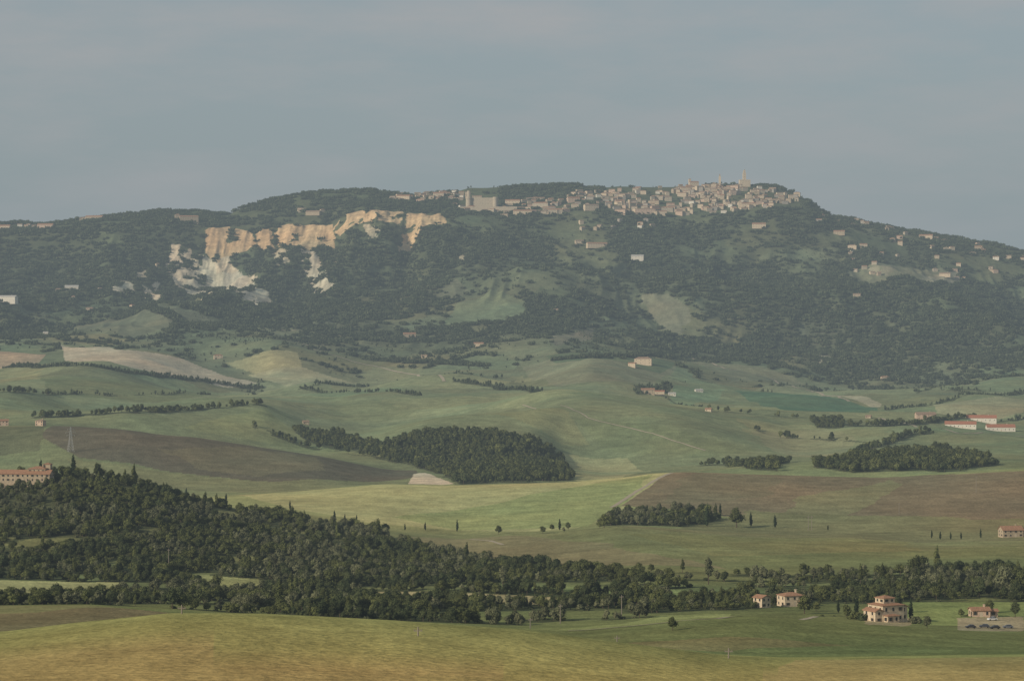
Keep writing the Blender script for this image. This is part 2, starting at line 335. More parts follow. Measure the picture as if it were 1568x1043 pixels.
def mul(nt,a,b):
    n=nt.nodes.new("ShaderNodeMath"); n.operation='MULTIPLY'; nt.links.new(a,n.inputs[0]); nt.links.new(b,n.inputs[1]); return n.outputs[0]
def cscale(nt,col,f):
    n=nt.nodes.new("ShaderNodeVectorMath"); n.operation='SCALE'
    if isinstance(col,tuple): n.inputs[0].default_value=col
    else: nt.links.new(col,n.inputs[0])
    nt.links.new(f,n.inputs["Scale"]); return n.outputs[0]
mt,nt,b=newmat("farmland")
at=nt.nodes.new("ShaderNodeAttribute"); at.attribute_name="land"
n1=nnoise(nt,.45,4); n2=nnoise(nt,.05,5); n3=nnoise(nt,.02,4,stretch=(1,14,1)); n4=nnoise(nt,.11,3,stretch=(1.6,.5,1))
f=mul(nt,mul(nt,mrange(nt,n1.outputs[0],.80,1.20),mrange(nt,n2.outputs[0],.86,1.14)),mul(nt,mrange(nt,n3.outputs[0],.91,1.09),mrange(nt,n4.outputs[0],.93,1.07)))
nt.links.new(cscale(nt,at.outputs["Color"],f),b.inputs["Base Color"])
bp=nt.nodes.new("ShaderNodeBump"); bp.inputs["Strength"].default_value=.6; bp.inputs["Distance"].default_value=1.2
nt.links.new(n1.outputs[0],bp.inputs["Height"]); nt.links.new(bp.outputs[0],b.inputs["Normal"])
b.inputs["Specular IOR Level"].default_value=0
me.materials.append(mt)
# ------------------------------------------------------------------ foliage materials and tree prototypes
def foliage(n,c1,c2,sc=.5):
    m,nt,b=newmat(n); b.inputs["Specular IOR Level"].default_value=.05
    no=nnoise(nt,sc,3); oi=nt.nodes.new("ShaderNodeObjectInfo")
    mx=nt.nodes.new("ShaderNodeMix"); mx.data_type='RGBA'; mx.inputs[6].default_value=(*c1,1); mx.inputs[7].default_value=(*c2,1)
    ad=nt.nodes.new("ShaderNodeMath"); ad.operation='ADD'; ad.use_clamp=True
    nt.links.new(mrange(nt,no.outputs[0],-.15,.65,.35,.65),ad.inputs[0]); nt.links.new(mrange(nt,oi.outputs["Random"],-.25,.5,0,1),ad.inputs[1])
    nt.links.new(ad.outputs[0],mx.inputs[0])
    md=nt.nodes.new("ShaderNodeMath"); md.operation='MULTIPLY'; md.inputs[1].default_value=7.13; nt.links.new(oi.outputs["Random"],md.inputs[0])
    fr=nt.nodes.new("ShaderNodeMath"); fr.operation='FRACT'; nt.links.new(md.outputs[0],fr.inputs[0])
    nt.links.new(cscale(nt,mx.outputs[2],mrange(nt,fr.outputs[0],.72,1.3,0,1)),b.inputs["Base Color"])
    return m
M_oak=foliage("oak_foliage",(.060,.070,.028),(.125,.136,.050))
M_grey=foliage("willow_foliage",(.084,.092,.050),(.155,.158,.088))
M_dark=foliage("dark_foliage",(.040,.052,.024),(.080,.092,.040))
M_far=foliage("hill_forest_foliage",(.036,.048,.027),(.082,.096,.050),.12)
M_cyp=foliage("cypress_foliage",(.018,.028,.014),(.040,.055,.024))
M_bark,nt,b=newmat("bark"); b.inputs["Base Color"].default_value=(.09,.07,.05,1)
def ico(sub):
    bm=bmesh.new(); bmesh.ops.create_icosphere(bm,subdivisions=sub,radius=1)
    v=np.array([x.co[:] for x in bm.verts]); f=[[y.index for y in x.verts] for x in bm.faces]; bm.free(); return v,f
ICO1=ico(2); ICO2=ico(3); ICO0=ico(1)
class MB:
    def __init__(s): s.v=[];s.f=[];s.m=[];s.n=0
    def add(s,v,f,mi=0):
        v=[tuple(p) for p in v]; s.v+=v; s.f+=[[k+s.n for k in q] for q in f]; s.m+=[mi]*len(f); s.n+=len(v)
    def box(s,x0,x1,y0,y1,z0,z1,mi=0):
        s.add([(x0,y0,z0),(x1,y0,z0),(x1,y1,z0),(x0,y1,z0),(x0,y0,z1),(x1,y0,z1),(x1,y1,z1),(x0,y1,z1)],
              [(0,3,2,1),(4,5,6,7),(0,1,5,4),(1,2,6,5),(2,3,7,6),(3,0,4,7)],mi)
    def tube(s,p,q,r0,r1,n=6,mi=0,cap=False):
        p=Vector(p);q=Vector(q);d=(q-p).normalized(); a=d.orthogonal().normalized(); c=d.cross(a)
        vs=[p+(a*math.cos(6.2832*k/n)+c*math.sin(6.2832*k/n))*r0 for k in range(n)]+[q+(a*math.cos(6.2832*k/n)+c*math.sin(6.2832*k/n))*r1 for k in range(n)]
        fs=[(k,(k+1)%n,n+(k+1)%n,n+k) for k in range(n)]
        if cap: fs+=[tuple(range(n))[::-1],tuple(range(n,2*n))]
        s.add(vs,fs,mi)
    def mesh(s,name,mats,smooth=False):
        m=bpy.data.meshes.new(name); m.from_pydata(s.v,[],s.f); m.polygons.foreach_set("material_index",s.m)
        if smooth: m.polygons.foreach_set("use_smooth",[True]*len(s.f))
        for x in mats: m.materials.append(x)
        m.update(); return m
def leaves(mb,lobes,n,size,r,mi=0):
    w=np.array([l[3]**2 for l in lobes]); w/=w.sum()
    for k in r.choice(len(lobes),n,p=w):
        cx,cy,cz,lr,lz=lobes[k]; d=r.normal(size=3); d/=np.linalg.norm(d)
        if d[2]<-.4: d[2]*=-1
        q=.80+.38*r.random()
        c=np.array([cx+d[0]*lr*q,cy+d[1]*lr*q,cz+d[2]*lz*q])
        nn=d+r.normal(size=3)*.45; nn/=np.linalg.norm(nn)
        a=np.cross(nn,r.normal(size=3)); a/=np.linalg.norm(a); b=np.cross(nn,a); s=size*(.6+.8*r.random())
        mb.add([c-a*s,c-b*s*.7,c+a*s,c+b*s*.7],[(0,1,2,3)],mi)
def blob(mb,l,r,icx,k=.86,amp=.25,mi=0):
    v,f=icx; ph=r.random()*50
    nv=fbm(v[:,0]*2.3+ph+v[:,2],v[:,1]*2.3+ph-v[:,2]*1.3,9,2)
    s=k*(1-amp*.5+amp*2*(nv-.5))
    mb.add(np.stack([l[0]+v[:,0]*l[3]*s,l[1]+v[:,1]*l[3]*s,l[2]+v[:,2]*l[4]*s],1),f,mi)
def broad(seed,H=9,R=3.8,nl=1100,mat=None,tall=1.0,nlobe=11,ls=.34):
    r=np.random.default_rng(seed); mb=MB(); th=H*.3
    mb.tube((0,0,-1),(0,0,th),.28,.2,7,1); lobes=[]
    for k in range(nlobe):
        an=r.random()*6.28; rr=R*.62*math.sqrt(r.random()); zz=H*(.32+.46*r.random())
        rr*=1-.5*abs((zz/H-.5))*1.2
        s=R*(.34+.24*r.random()); lobes.append((math.cos(an)*rr,math.sin(an)*rr,zz,s,s*.85*tall))
    lobes.append((0,0,H*.78,R*.42,H*.2)); lobes.append((0,0,H*.5,R*.6,H*.24))
    for l in lobes[:7]: mb.tube((0,0,th*.8),(l[0]*.8,l[1]*.8,l[2]),.14,.05,5,1)
    for l in lobes: blob(mb,l,r,ICO1,.8,.4)
    leaves(mb,lobes,nl,ls,r)
    return mb.mesh("tree_%d"%seed,[mat,M_bark])
def cypress_mesh(seed,H=11,R=1.2,nl=500):
    r=np.random.default_rng(seed); mb=MB(); mb.tube((0,0,-1),(0,0,H*.3),.2,.15,6,1); lobes=[]
    for k in range(12):
        t=k/11; z=H*(.1+.84*t); s=R*(math.sin(math.pi*(0.12+.82*t)**.8)*.9+.12)
        lobes.append((r.normal()*.12,r.normal()*.12,z,s*.8,H*.09))
    for l in lobes: blob(mb,l,r,ICO1,.9,.35)
    leaves(mb,lobes,nl,.26,r); return mb.mesh("cypress_%d"%seed,[M_cyp,M_bark])
def bush_mesh(seed,mat):
    r=np.random.default_rng(seed); mb=MB(); lobes=[]
    for k in range(7):
        an=r.random()*6.28; rr=1.8*math.sqrt(r.random()); s=.9+.7*r.random(); lobes.append((math.cos(an)*rr,math.sin(an)*rr,.8+r.random(),s,s*.9))
    for l in lobes: mb.tube((0,0,-.5),(l[0],l[1],l[2]),.08,.04,4,1)
    for l in lobes: blob(mb,l,r,ICO0,.85,.3)
    leaves(mb,lobes,420,.3,r); return mb.mesh("bush_%d"%seed,[mat,M_bark])
def clump_mesh(seed,mat,n=9,rad=7.5):
    r=np.random.default_rng(seed); mb=MB(); lobes=[]
    for k in range(n):
        an=r.random()*6.28; rr=rad*math.sqrt(r.random()); s=1.5+2.3*r.random()**1.3; hh=4+5.5*r.random()
        lobes.append((math.cos(an)*rr,math.sin(an)*rr,hh*.55,s,hh*.45))
        mb.tube((lobes[-1][0],lobes[-1][1],-2),(lobes[-1][0],lobes[-1][1],hh*.4),.2,.15,4,1)
    for l in lobes: blob(mb,l,r,ICO1,.95,.5)
    leaves(mb,lobes,n*26,.65,r); return mb.mesh("grove_%d"%seed,[mat,M_bark])
def coll(name,meshes):
    c=bpy.data.collections.new(name)
    for i,m in enumerate(meshes):
        o=bpy.data.objects.new("%s_%02d"%(name,i),m); c.objects.link(o)
    return c
BRO=[broad(10+k,9,3.9,1100,M_oak) for k in range(4)]
GRY=[broad(30+k,9,3.3,1000,M_grey,1.2) for k in range(2)]
DRK=[broad(40+k,10,3.8,1100,M_dark,1.1) for k in range(2)]
POP=[broad(50,15,2.3,1100,M_oak,1.7),broad(51,13,2.2,1000,M_grey,1.7)]
CYP=[cypress_mesh(60+k) for k in range(3)]
BSH=[bush_mesh(70,M_oak),bush_mesh(71,M_grey),bush_mesh(72,M_dark)]
near_c=coll("wood_tree",BRO+DRK+GRY+POP[:1]+BSH)
mid_c=coll("copse_tree",[broad(80+k,9,4.2,380,M_dark if k%2 else M_oak,1.1,9,.55) for k in range(5)])
far_c=coll("hill_grove",[clump_mesh(90+k,M_far,10+k%3*3,8+k%2*2) for k in range(5)]+[clump_mesh(96,M_far,2,3),clump_mesh(97,M_far,1,.5),clump_mesh(98,M_dark,1,.5)])
def scatter(name,P,sc,rz,idx,collection):
    m=bpy.data.meshes.new(name); m.vertices.add(len(P)); m.vertices.foreach_set("co",np.asarray(P,np.float32).ravel())
    a=m.attributes.new("scl","FLOAT_VECTOR","POINT"); a.data.foreach_set("vector",np.asarray(sc,np.float32).ravel())
    a=m.attributes.new("rot","FLOAT_VECTOR","POINT"); rr=np.zeros((len(P),3),np.float32); rr[:,2]=rz; a.data.foreach_set("vector",rr.ravel())
    a=m.attributes.new("idx","INT","POINT"); a.data.foreach_set("value",np.asarray(idx,np.int32))
    m.update(); o=bpy.data.objects.new(name,m); S.collection.objects.link(o)
    ng=bpy.data.node_groups.new(name,'GeometryNodeTree')
    ng.interface.new_socket('Geometry',in_out='INPUT',socket_type='NodeSocketGeometry'); ng.interface.new_socket('Geometry',in_out='OUTPUT',socket_type='NodeSocketGeometry')
    gi=ng.nodes.new('NodeGroupInput'); go=ng.nodes.new('NodeGroupOutput'); ip=ng.nodes.new('GeometryNodeInstanceOnPoints'); ci=ng.nodes.new('GeometryNodeCollectionInfo')
    ci.inputs['Collection'].default_value=collection; ci.inputs['Separate Children'].default_value=True; ci.inputs['Reset Children'].default_value=True
    def na(t,nm):
        n=ng.nodes.new('GeometryNodeInputNamedAttribute'); n.data_type=t; n.inputs['Name'].default_value=nm
        return [x for x in n.outputs if x.enabled and x.name=='Attribute'][0]
    L=ng.links; L.new(gi.outputs[0],ip.inputs['Points']); L.new(ci.outputs[0],ip.inputs['Instance']); ip.inputs['Pick Instance'].default_value=True
    L.new(na('INT','idx'),ip.inputs['Instance Index']); L.new(na('FLOAT_VECTOR','rot'),ip.inputs['Rotation']); L.new(na('FLOAT_VECTOR','scl'),ip.inputs['Scale'])
    L.new(ip.outputs[0],go.inputs[0]); md=o.modifiers.new("scatter",'NODES'); md.node_group=ng
    print(name,len(P)); return o
AREA=(np.gradient(rowd)[:,None])*(np.gradient(colpx)[None,:]/F*Y)
inview=(PXG>-110)&(PXG<1680)
def sample(dmin,dmax,mult=1.0):
    i0,i1=np.searchsorted(rowd,[dmin,dmax]); w=(FD*AREA*inview)[i0:i1].ravel(); n=int(w.sum()*mult)
    cs=np.cumsum(w); k=np.searchsorted(cs,rng.random(n)*cs[-1]); k=np.clip(k,0,len(w)-1)
    i=k//nc+i0; j=k%nc
    d=rowd[i]+(rng.random(n)-.5)*np.gradient(rowd)[i]; px=colpx[j]+(rng.random(n)-.5)*1.5
    x=(px-CX)/F*d; return x,d,zat(x,d),FD[i,j]
x,y,z,fd=sample(900,2000); n=len(x)
cn=fbm(x/40,y/40,90,2); idx=np.where(cn<.40,rng.integers(4,6,n),np.where(cn>.58,rng.integers(6,8,n),rng.integers(0,4,n)))
u=rng.random(n); idx=np.where(u<.02,8,idx); idx=np.where(u>.76,rng.integers(9,12,n),idx); idx=np.where((u>.5)&(u<.64),rng.integers(0,8,n),idx)
s=rng.uniform(.40,.88,n)*(0.62+.70*vn(x/22,y/22,91))*np.where(y<1300,.82,.92); sc=np.stack([s*1.08,s*1.08,s*rng.uniform(.8,1.15,n)],1)
nh=(fd>.12); sc[nh]*=.42; idx=np.where(nh,9,idx)
scatter("valley_woodland_trees",np.stack([x,y,z-.2],1),sc,rng.random(n)*6.28,idx,near_c)
x,y,z,fd=sample(2000,3800); n=len(x); s=rng.uniform(.5,1.05,n)*(.75+.5*vn(x/40,y/40,92))
scatter("copse_trees",np.stack([x,y,z-.2],1),np.stack([s,s,s*rng.uniform(.9,1.2,n)],1),rng.random(n)*6.28,rng.integers(0,5,n),mid_c)
x,y,z,fd=sample(3800,8200); n=len(x); s=rng.uniform(.55,1.2,n)
dense=(fd*150>.40)&(y>5000); idx=np.where(dense|((rng.random(n)<.22)&(y>5000)),rng.integers(0,5,n),rng.integers(5,8,n)); s=np.where(y<5200,s*.9,s)
scatter("mountain_forest",np.stack([x,y,z-.3],1),np.stack([s,s,s*rng.uniform(.65,1.1,n)],1),rng.random(n)*6.28,idx,far_c)
gp=[]
for poly,a,b,ang in [([(290,478),(420,492),(410,525),(300,515)],5300,6500,.3),([(860,425),(960,420),(960,450),(870,455)],6000,7000,-.4),([(715,350),(800,350),(830,400),(730,395)],6500,7340,.2),
    ([(1180,385),(1290,372),(1300,400),(1190,405)],6400,7340,.5),([(60,455),(150,450),(170,480),(70,485)],5600,6900,-.2),([(1330,445),(1440,440),(1450,470),(1340,475)],5600,7000,.4),([(700,500),(770,500),(780,530),(710,530)],5300,6300,.1),([(880,505),(960,500),(980,530),(900,535)],5300,6300,-.3)]:
    P=plan(poly,a,b); xs=[p[0] for p in P]; ys=[p[1] for p in P]; cx=sum(xs)/4; cy=sum(ys)/4; R_=max(max(xs)-min(xs),max(ys)-min(ys))
    gx,gy=np.meshgrid(np.arange(-R_,R_,15.),np.arange(-R_,R_,24.)); gx=gx.ravel()+rng.normal(size=gx.size)*2; gy=gy.ravel()+rng.normal(size=gy.size)*2
    xx=cx+gx*math.cos(ang)-gy*math.sin(ang); yy=cy+gx*math.sin(ang)+gy*math.cos(ang); k=inpoly(xx,yy,P)&(rng.random(xx.size)<.8)
    gp.append(np.stack([xx[k],yy[k],zat(xx[k],yy[k])-.2],1))
gp=np.concatenate(gp); n=len(gp); s=rng.uniform(.5,.8,n)
scatter("olive_groves",gp,np.stack([s*1.1,s*1.1,s*.8],1),rng.random(n)*6.28,rng.integers(6,8,n),far_c)
def single(name,mesh,px,py,hpx,dmin=400,dmax=8100,base=9.,wf=1.):
    x,y=hit(px,py,dmin,dmax); s=hpx/F*y/base; o=bpy.data.objects.new(name,mesh); S.collection.objects.link(o)
    o.location=(x,y,float(zat(x,y))-.1); o.scale=(s*wf,s*wf,s); o.rotation_euler[2]=random.random()*6.28; return o
for px,py,hp in [(346,768,13),(444,781,15),(512,797,16),(528,799,13),(546,803,15),(574,808,12),(620,812,11),(651,812,13),(700,814,19),(857,812,18),(1083,806,34),(1103,790,20),(1150,806,22),(1187,808,20),(1268,812,9),(112,725,32),(1427,824,13),(1440,826,13),(1456,826,12),(1472,826,12),(1502,824,15),(1395,950,34),(1312,940,26),(62,728,26),(285,762,16),(255,752,14),(1284,938,18)]:
    single("cypress_tree",CYP[random.randrange(3)],px,py,hp,900 if py>850 else 1560,2300,11,1.1+random.random()*.5)
for px,py,hp,me_ in [(763,818,14,BRO[0]),(845,812,10,BRO[2]),(870,812,12,DRK[0]),(1128,808,32,BRO[1]),(925,808,22,BRO[3]),(1435,872,30,POP[0]),(1405,885,36,BRO[2]),(330,905,26,BRO[0]),(1030,965,22,BRO[1]),(1296,945,20,BRO[3]),(1420,962,20,GRY[0]),(1535,905,42,GRY[1]),(1232,940,30,BRO[2]),(1150,925,20,BRO[0]),(1188,925,18,DRK[1]),(1500,915,30,DRK[0]),(1560,905,34,BRO[1]),(30,720,20,BRO[0]),(1085,895,40,POP[1]),(770,905,38,POP[1]),(1318,895,26,POP[0]),(150,735,24,DRK[0]),(205,742,26,POP[0]),(1308,948,14,BSH[0]),(1322,950,12,BSH[2]),(1404,955,14,BSH[1]),(1345,938,24,BRO[0]),(1375,938,26,DRK[1]),(1515,938,20,BRO[3]),(1472,945,14,BRO[1]),(1555,945,22,DRK[0]),(1250,936,16,BRO[2])]:
    single("broadleaf_tree",me_,px,py,hp,800 if py>850 else 1560,2300,12 if me_ in POP else (3.2 if me_ in BSH else 9))
# ------------------------------------------------------------------ buildings
def wallm(n,c,sc=.6):
    m,nt,b=newmat(n); a=nnoise(nt,sc,5); q=nnoise(nt,3.0,3)
    nt.links.new(cscale(nt,c,mul(nt,mrange(nt,a.outputs[0],.78,1.15),mrange(nt,q.outputs[0],.88,1.1))),b.inputs["Base Color"]); return m
W_cream=wallm("cream_plaster",(.54,.44,.32)); W_stone=wallm("stone_wall",(.41,.35,.265)); W_pink=wallm("pink_plaster",(.50,.37,.28)); W_white=wallm("white_plaster",(.62,.58,.50)); W_tan=wallm("tan_stone",(.37,.30,.215)); W_grey=wallm("grey_stone",(.34,.305,.26))
def roofm(n,c):
    m,nt,b=newmat(n); tc=nt.nodes.new("ShaderNodeTexCoord"); w=nt.nodes.new("ShaderNodeTexWave"); w.inputs["Scale"].default_value=4; w.inputs["Distortion"].default_value=.5
    nt.links.new(tc.outputs["Object"],w.inputs["Vector"]); a=nnoise(nt,1.2,4)
    nt.links.new(cscale(nt,c,mul(nt,mrange(nt,w.outputs[1],.75,1.1,0,1),mrange(nt,a.outputs[0],.75,1.2))),b.inputs["Base Color"]); return m
R_ter=roofm("terracotta_tiles",(.31,.175,.11)); R_old=roofm("weathered_tiles",(.27,.19,.135)); R_red=roofm("red_tiles",(.34,.15,.095)); R_grey=roofm("grey_sheet_roof",(.42,.40,.37))
M_win,nt,b=newmat("window_glass"); b.inputs["Base Color"].default_value=(.03,.032,.035,1); b.inputs["Roughness"].default_value=.25; b.inputs["Specular IOR Level"].default_value=.5
M_shut,nt,b=newmat("shutter_paint"); b.inputs["Base Color"].default_value=(.10,.075,.05,1)
M_trim,nt,b=newmat("stone_trim"); b.inputs["Base Color"].default_value=(.45,.38,.29,1)
M_metal,nt,b=newmat("galvanised_steel"); b.inputs["Base Color"].default_value=(.38,.38,.37,1); b.inputs["Roughness"].default_value=.5
M_wood,nt,b=newmat("weathered_wood"); b.inputs["Base Color"].default_value=(.22,.19,.16,1)
def gable(mb,x0,x1,y0,y1,z,rise,ov=.5,th=.22,ax='x',mi=0):
    def T(p): return p if ax=='x' else (p[1],p[0],p[2])
    if ax=='y': x0,x1,y0,y1=y0,y1,x0,x1
    ym=(y0+y1)/2; hw=(y1-y0)/2; dz=rise*ov/hw
    for sg,ye in((-1,y0-ov),(1,y1+ov)):
        p=[(x0-ov,ye,z-dz),(x1+ov,ye,z-dz),(x1+ov,ym,z+rise),(x0-ov,ym,z+rise)]
        v=[T(a) for a in p]+[T((a[0],a[1],a[2]+th)) for a in p]
        mb.add(v,[(0,3,2,1),(4,5,6,7),(0,1,5,4),(1,2,6,5),(2,3,7,6),(3,0,4,7)],mi)
def hip(mb,x0,x1,y0,y1,z,rise,ov=.4,th=.15,mi=0):
    x0-=ov;x1+=ov;y0-=ov;y1+=ov; w=x1-x0;d=y1-y0;r=min(w,d)/2
    ra=(x0+r,(y0+y1)/2) if w>=d else ((x0+x1)/2,y0+r); rb=(x1-r,(y0+y1)/2) if w>=d else ((x0+x1)/2,y1-r)
    if abs(w-d)<.2: ra=(ra[0]-.15,ra[1]); rb=(ra[0]+.3,ra[1])
    v=[(x0,y0,z),(x1,y0,z),(x1,y1,z),(x0,y1,z),(x0,y0,z+th),(x1,y0,z+th),(x1,y1,z+th),(x0,y1,z+th),(ra[0],ra[1],z+th+rise),(rb[0],rb[1],z+th+rise)]
    if w>=d: f=[(4,5,9,8),(5,6,9),(6,7,8,9),(7,4,8)]
    else: f=[(4,5,8),(5,6,9,8),(6,7,9),(7,4,8,9)]
    mb.add(v,f+[(0,3,2,1),(0,1,5,4),(1,2,6,5),(2,3,7,6),(3,0,4,7)],mi)
def building(name,x,y,yaw,blocks,wall,roof,z=None,sink=3.0,shut=True):
    e=bpy.data.objects.new(name,None); S.collection.objects.link(e); e.location=(x,y,float(zat(x,y)) if z is None else z); e.rotation_euler[2]=yaw
    W=MB();Rf=MB();Wi=MB();Sh=MB();Dr=MB();Ch=MB(); first=True
    for (cx,cy,w,d,z0,hh,rt,rise,rows,cols) in blocks:
        x0,x1,y0,y1=cx-w/2,cx+w/2,cy-d/2,cy+d/2; zb=z0-(sink if z0==0 else 0)
        W.box(x0,x1,y0,y1,zb,z0+hh)
        if rt=='gx':
            for xx in(x0,x1): W.add([(xx,y0,z0+hh),(xx,y1,z0+hh),(xx,cy,z0+hh+rise)],[(0,1,2)])
            gable(Rf,x0,x1,y0,y1,z0+hh,rise)
        elif rt=='gy':
            for yy in(y0,y1): W.add([(x0,yy,z0+hh),(x1,yy,z0+hh),(cx,yy,z0+hh+rise)],[(0,1,2)])
            gable(Rf,x0,x1,y0,y1,z0+hh,rise,ax='y')
        elif rt=='hip': hip(Rf,x0,x1,y0,y1,z0+hh+.002,rise)
        elif rt=='flat':
            for a in((x0-.15,x1+.15,y0-.15,y0+.4),(x0-.15,x1+.15,y1-.4,y1+.15),(x0-.15,x0+.4,y0+.4,y1-.4),(x1-.4,x1+.15,y0+.4,y1-.4)): W.box(*a,z0+hh+.002,z0+hh+1.0)
            Rf.box(x0+.42,x1-.42,y0+.42,y1-.42,z0+hh+.003,z0+hh+.2)
        if rt in('gx','gy','hip') and w>6: Ch.box(cx+w*.22,cx+w*.22+.7,cy-.35,cy+.35,z0+hh+rise*.3,z0+hh+rise+1.1); Ch.box(cx+w*.22-.12,cx+w*.22+.82,cy-.47,cy+.47,z0+hh+rise+1.102,z0+hh+rise+1.25)
        fh=hh/max(1,rows)
        for face in range(4):
            L=w if face in(0,2) else d; nc_=cols if face in(0,2) else max(1,int(round(cols*d/w)))
            for rI in range(rows):
                for c in range(nc_):
                    u=-L/2+L*(c+.5)/nc_; zz=z0+fh*rI+fh*.34; ww=.5; wh=min(1.5,fh*.48)
                    isd=(first and face==0 and rI==0 and c==nc_//2)
                    if isd: zz=z0; wh=2.3; ww=.65
                    def bx(mb,u0,u1,za,zb2,t):
                        if face==0: mb.box(cx+u0,cx+u1,y0-t,y0+.02,za,zb2)
                        elif face==2: mb.box(cx+u0,cx+u1,y1-.02,y1+t,za,zb2)
                        elif face==1: mb.box(x1-.02,x1+t,cy+u0,cy+u1,za,zb2)
                        else: mb.box(x0-t,x0+.02,cy+u0,cy+u1,za,zb2)
                    bx(Dr if isd else Wi,u-ww,u+ww,zz,zz+wh,.03)
                    bx(Dr,u-ww-.15,u+ww+.15,zz-.16,zz-.003,.12)
                    if shut and not isd and (c+rI)%3==0: bx(Sh,u-ww-.42,u-ww-.003,zz,zz+wh,.07); bx(Sh,u+ww+.003,u+ww+.42,zz,zz+wh,.07)
        first=False
    for nm,mb,mat in(("walls",W,wall),("roof",Rf,roof),("windows",Wi,M_win),("shutters",Sh,M_shut),("door_and_sills",Dr,M_trim),("chimneys",Ch,wall)):
        if mb.n:
            o=bpy.data.objects.new(nm,mb.mesh(nm,[mat])); S.collection.objects.link(o); o.parent=e
    return e
def at_(px,py,dmin=800,dmax=8100): return hit(px,py,dmin,dmax)
x,y=at_(1357,951,900,1150)
building("stone_farmhouse",x,y,.5,[(0,0,11,10,0,7.0,'hip',1.4,2,3),(-.5,0,5.8,5.8,7.6,2.2,'hip',1.0,1,2),(-7.2,-.8,4,8,0,5.0,'gy',.9,2,1),(7.1,1,3.6,8,0,6.0,'gy',.8,2,1),(-2,-6.4,6,2.8,0,3.0,'hip',.6,1,2)],W_cream,R_ter)
x,y=at_(1211,928,900,1200); building("farm_cottage",x,y,.35,[(0,0,10,8,0,5.0,'hip',1.3,2,3),(4,-5,3,2.4,0,2.6,'hip',.5,1,1)],W_cream,R_ter)
x,y=at_(1167,930,900,1200); building("farm_annex",x,y,-.9,[(0,0,5.5,5.5,0,4.6,'gx',1.0,2,2)],W_cream,R_ter)
x,y=at_(1500,944,850,1150); building("small_farmhouse",x,y,.1,[(0,0,8,6,0,3.0,'gx',1.1,1,3),(6,1,4,4,0,2.4,'gx',.7,1,1)],W_pink,R_ter)
x,y=at_(1548,822,1560,1900); building("roadside_farmhouse",x,y,.2,[(0,0,15,9,0,5.0,'gx',2.6,2,4),(11,2,8,7,0,4,'gx',2.0,1,3)],W_tan,R_ter)
x,y=at_(50,738,1560,1760); building("hilltop_villa",x-4,y-14,-.12,[(0,0,40,10,0,5.4,'gx',2.4,2,12),(10,3,12,9,5.4,3.2,'hip',1.5,1,4),(15.5,6,4.5,4.5,5.4,6.0,'hip',.9,1,1)],W_tan,R_ter,z=float(zat(x-4,y-14))+3.2,sink=10)
x,y=at_(5,652,2500,3000); building("country_house",x,y,.2,[(0,0,12,9,0,6,'gx',1.8,2,3)],W_pink,R_ter)
x,y=at_(62,652,2500,3000); building("country_house",x,y,-.3,[(0,0,10,8,0,6,'hip',1.6,2,3)],W_pink,R_old)
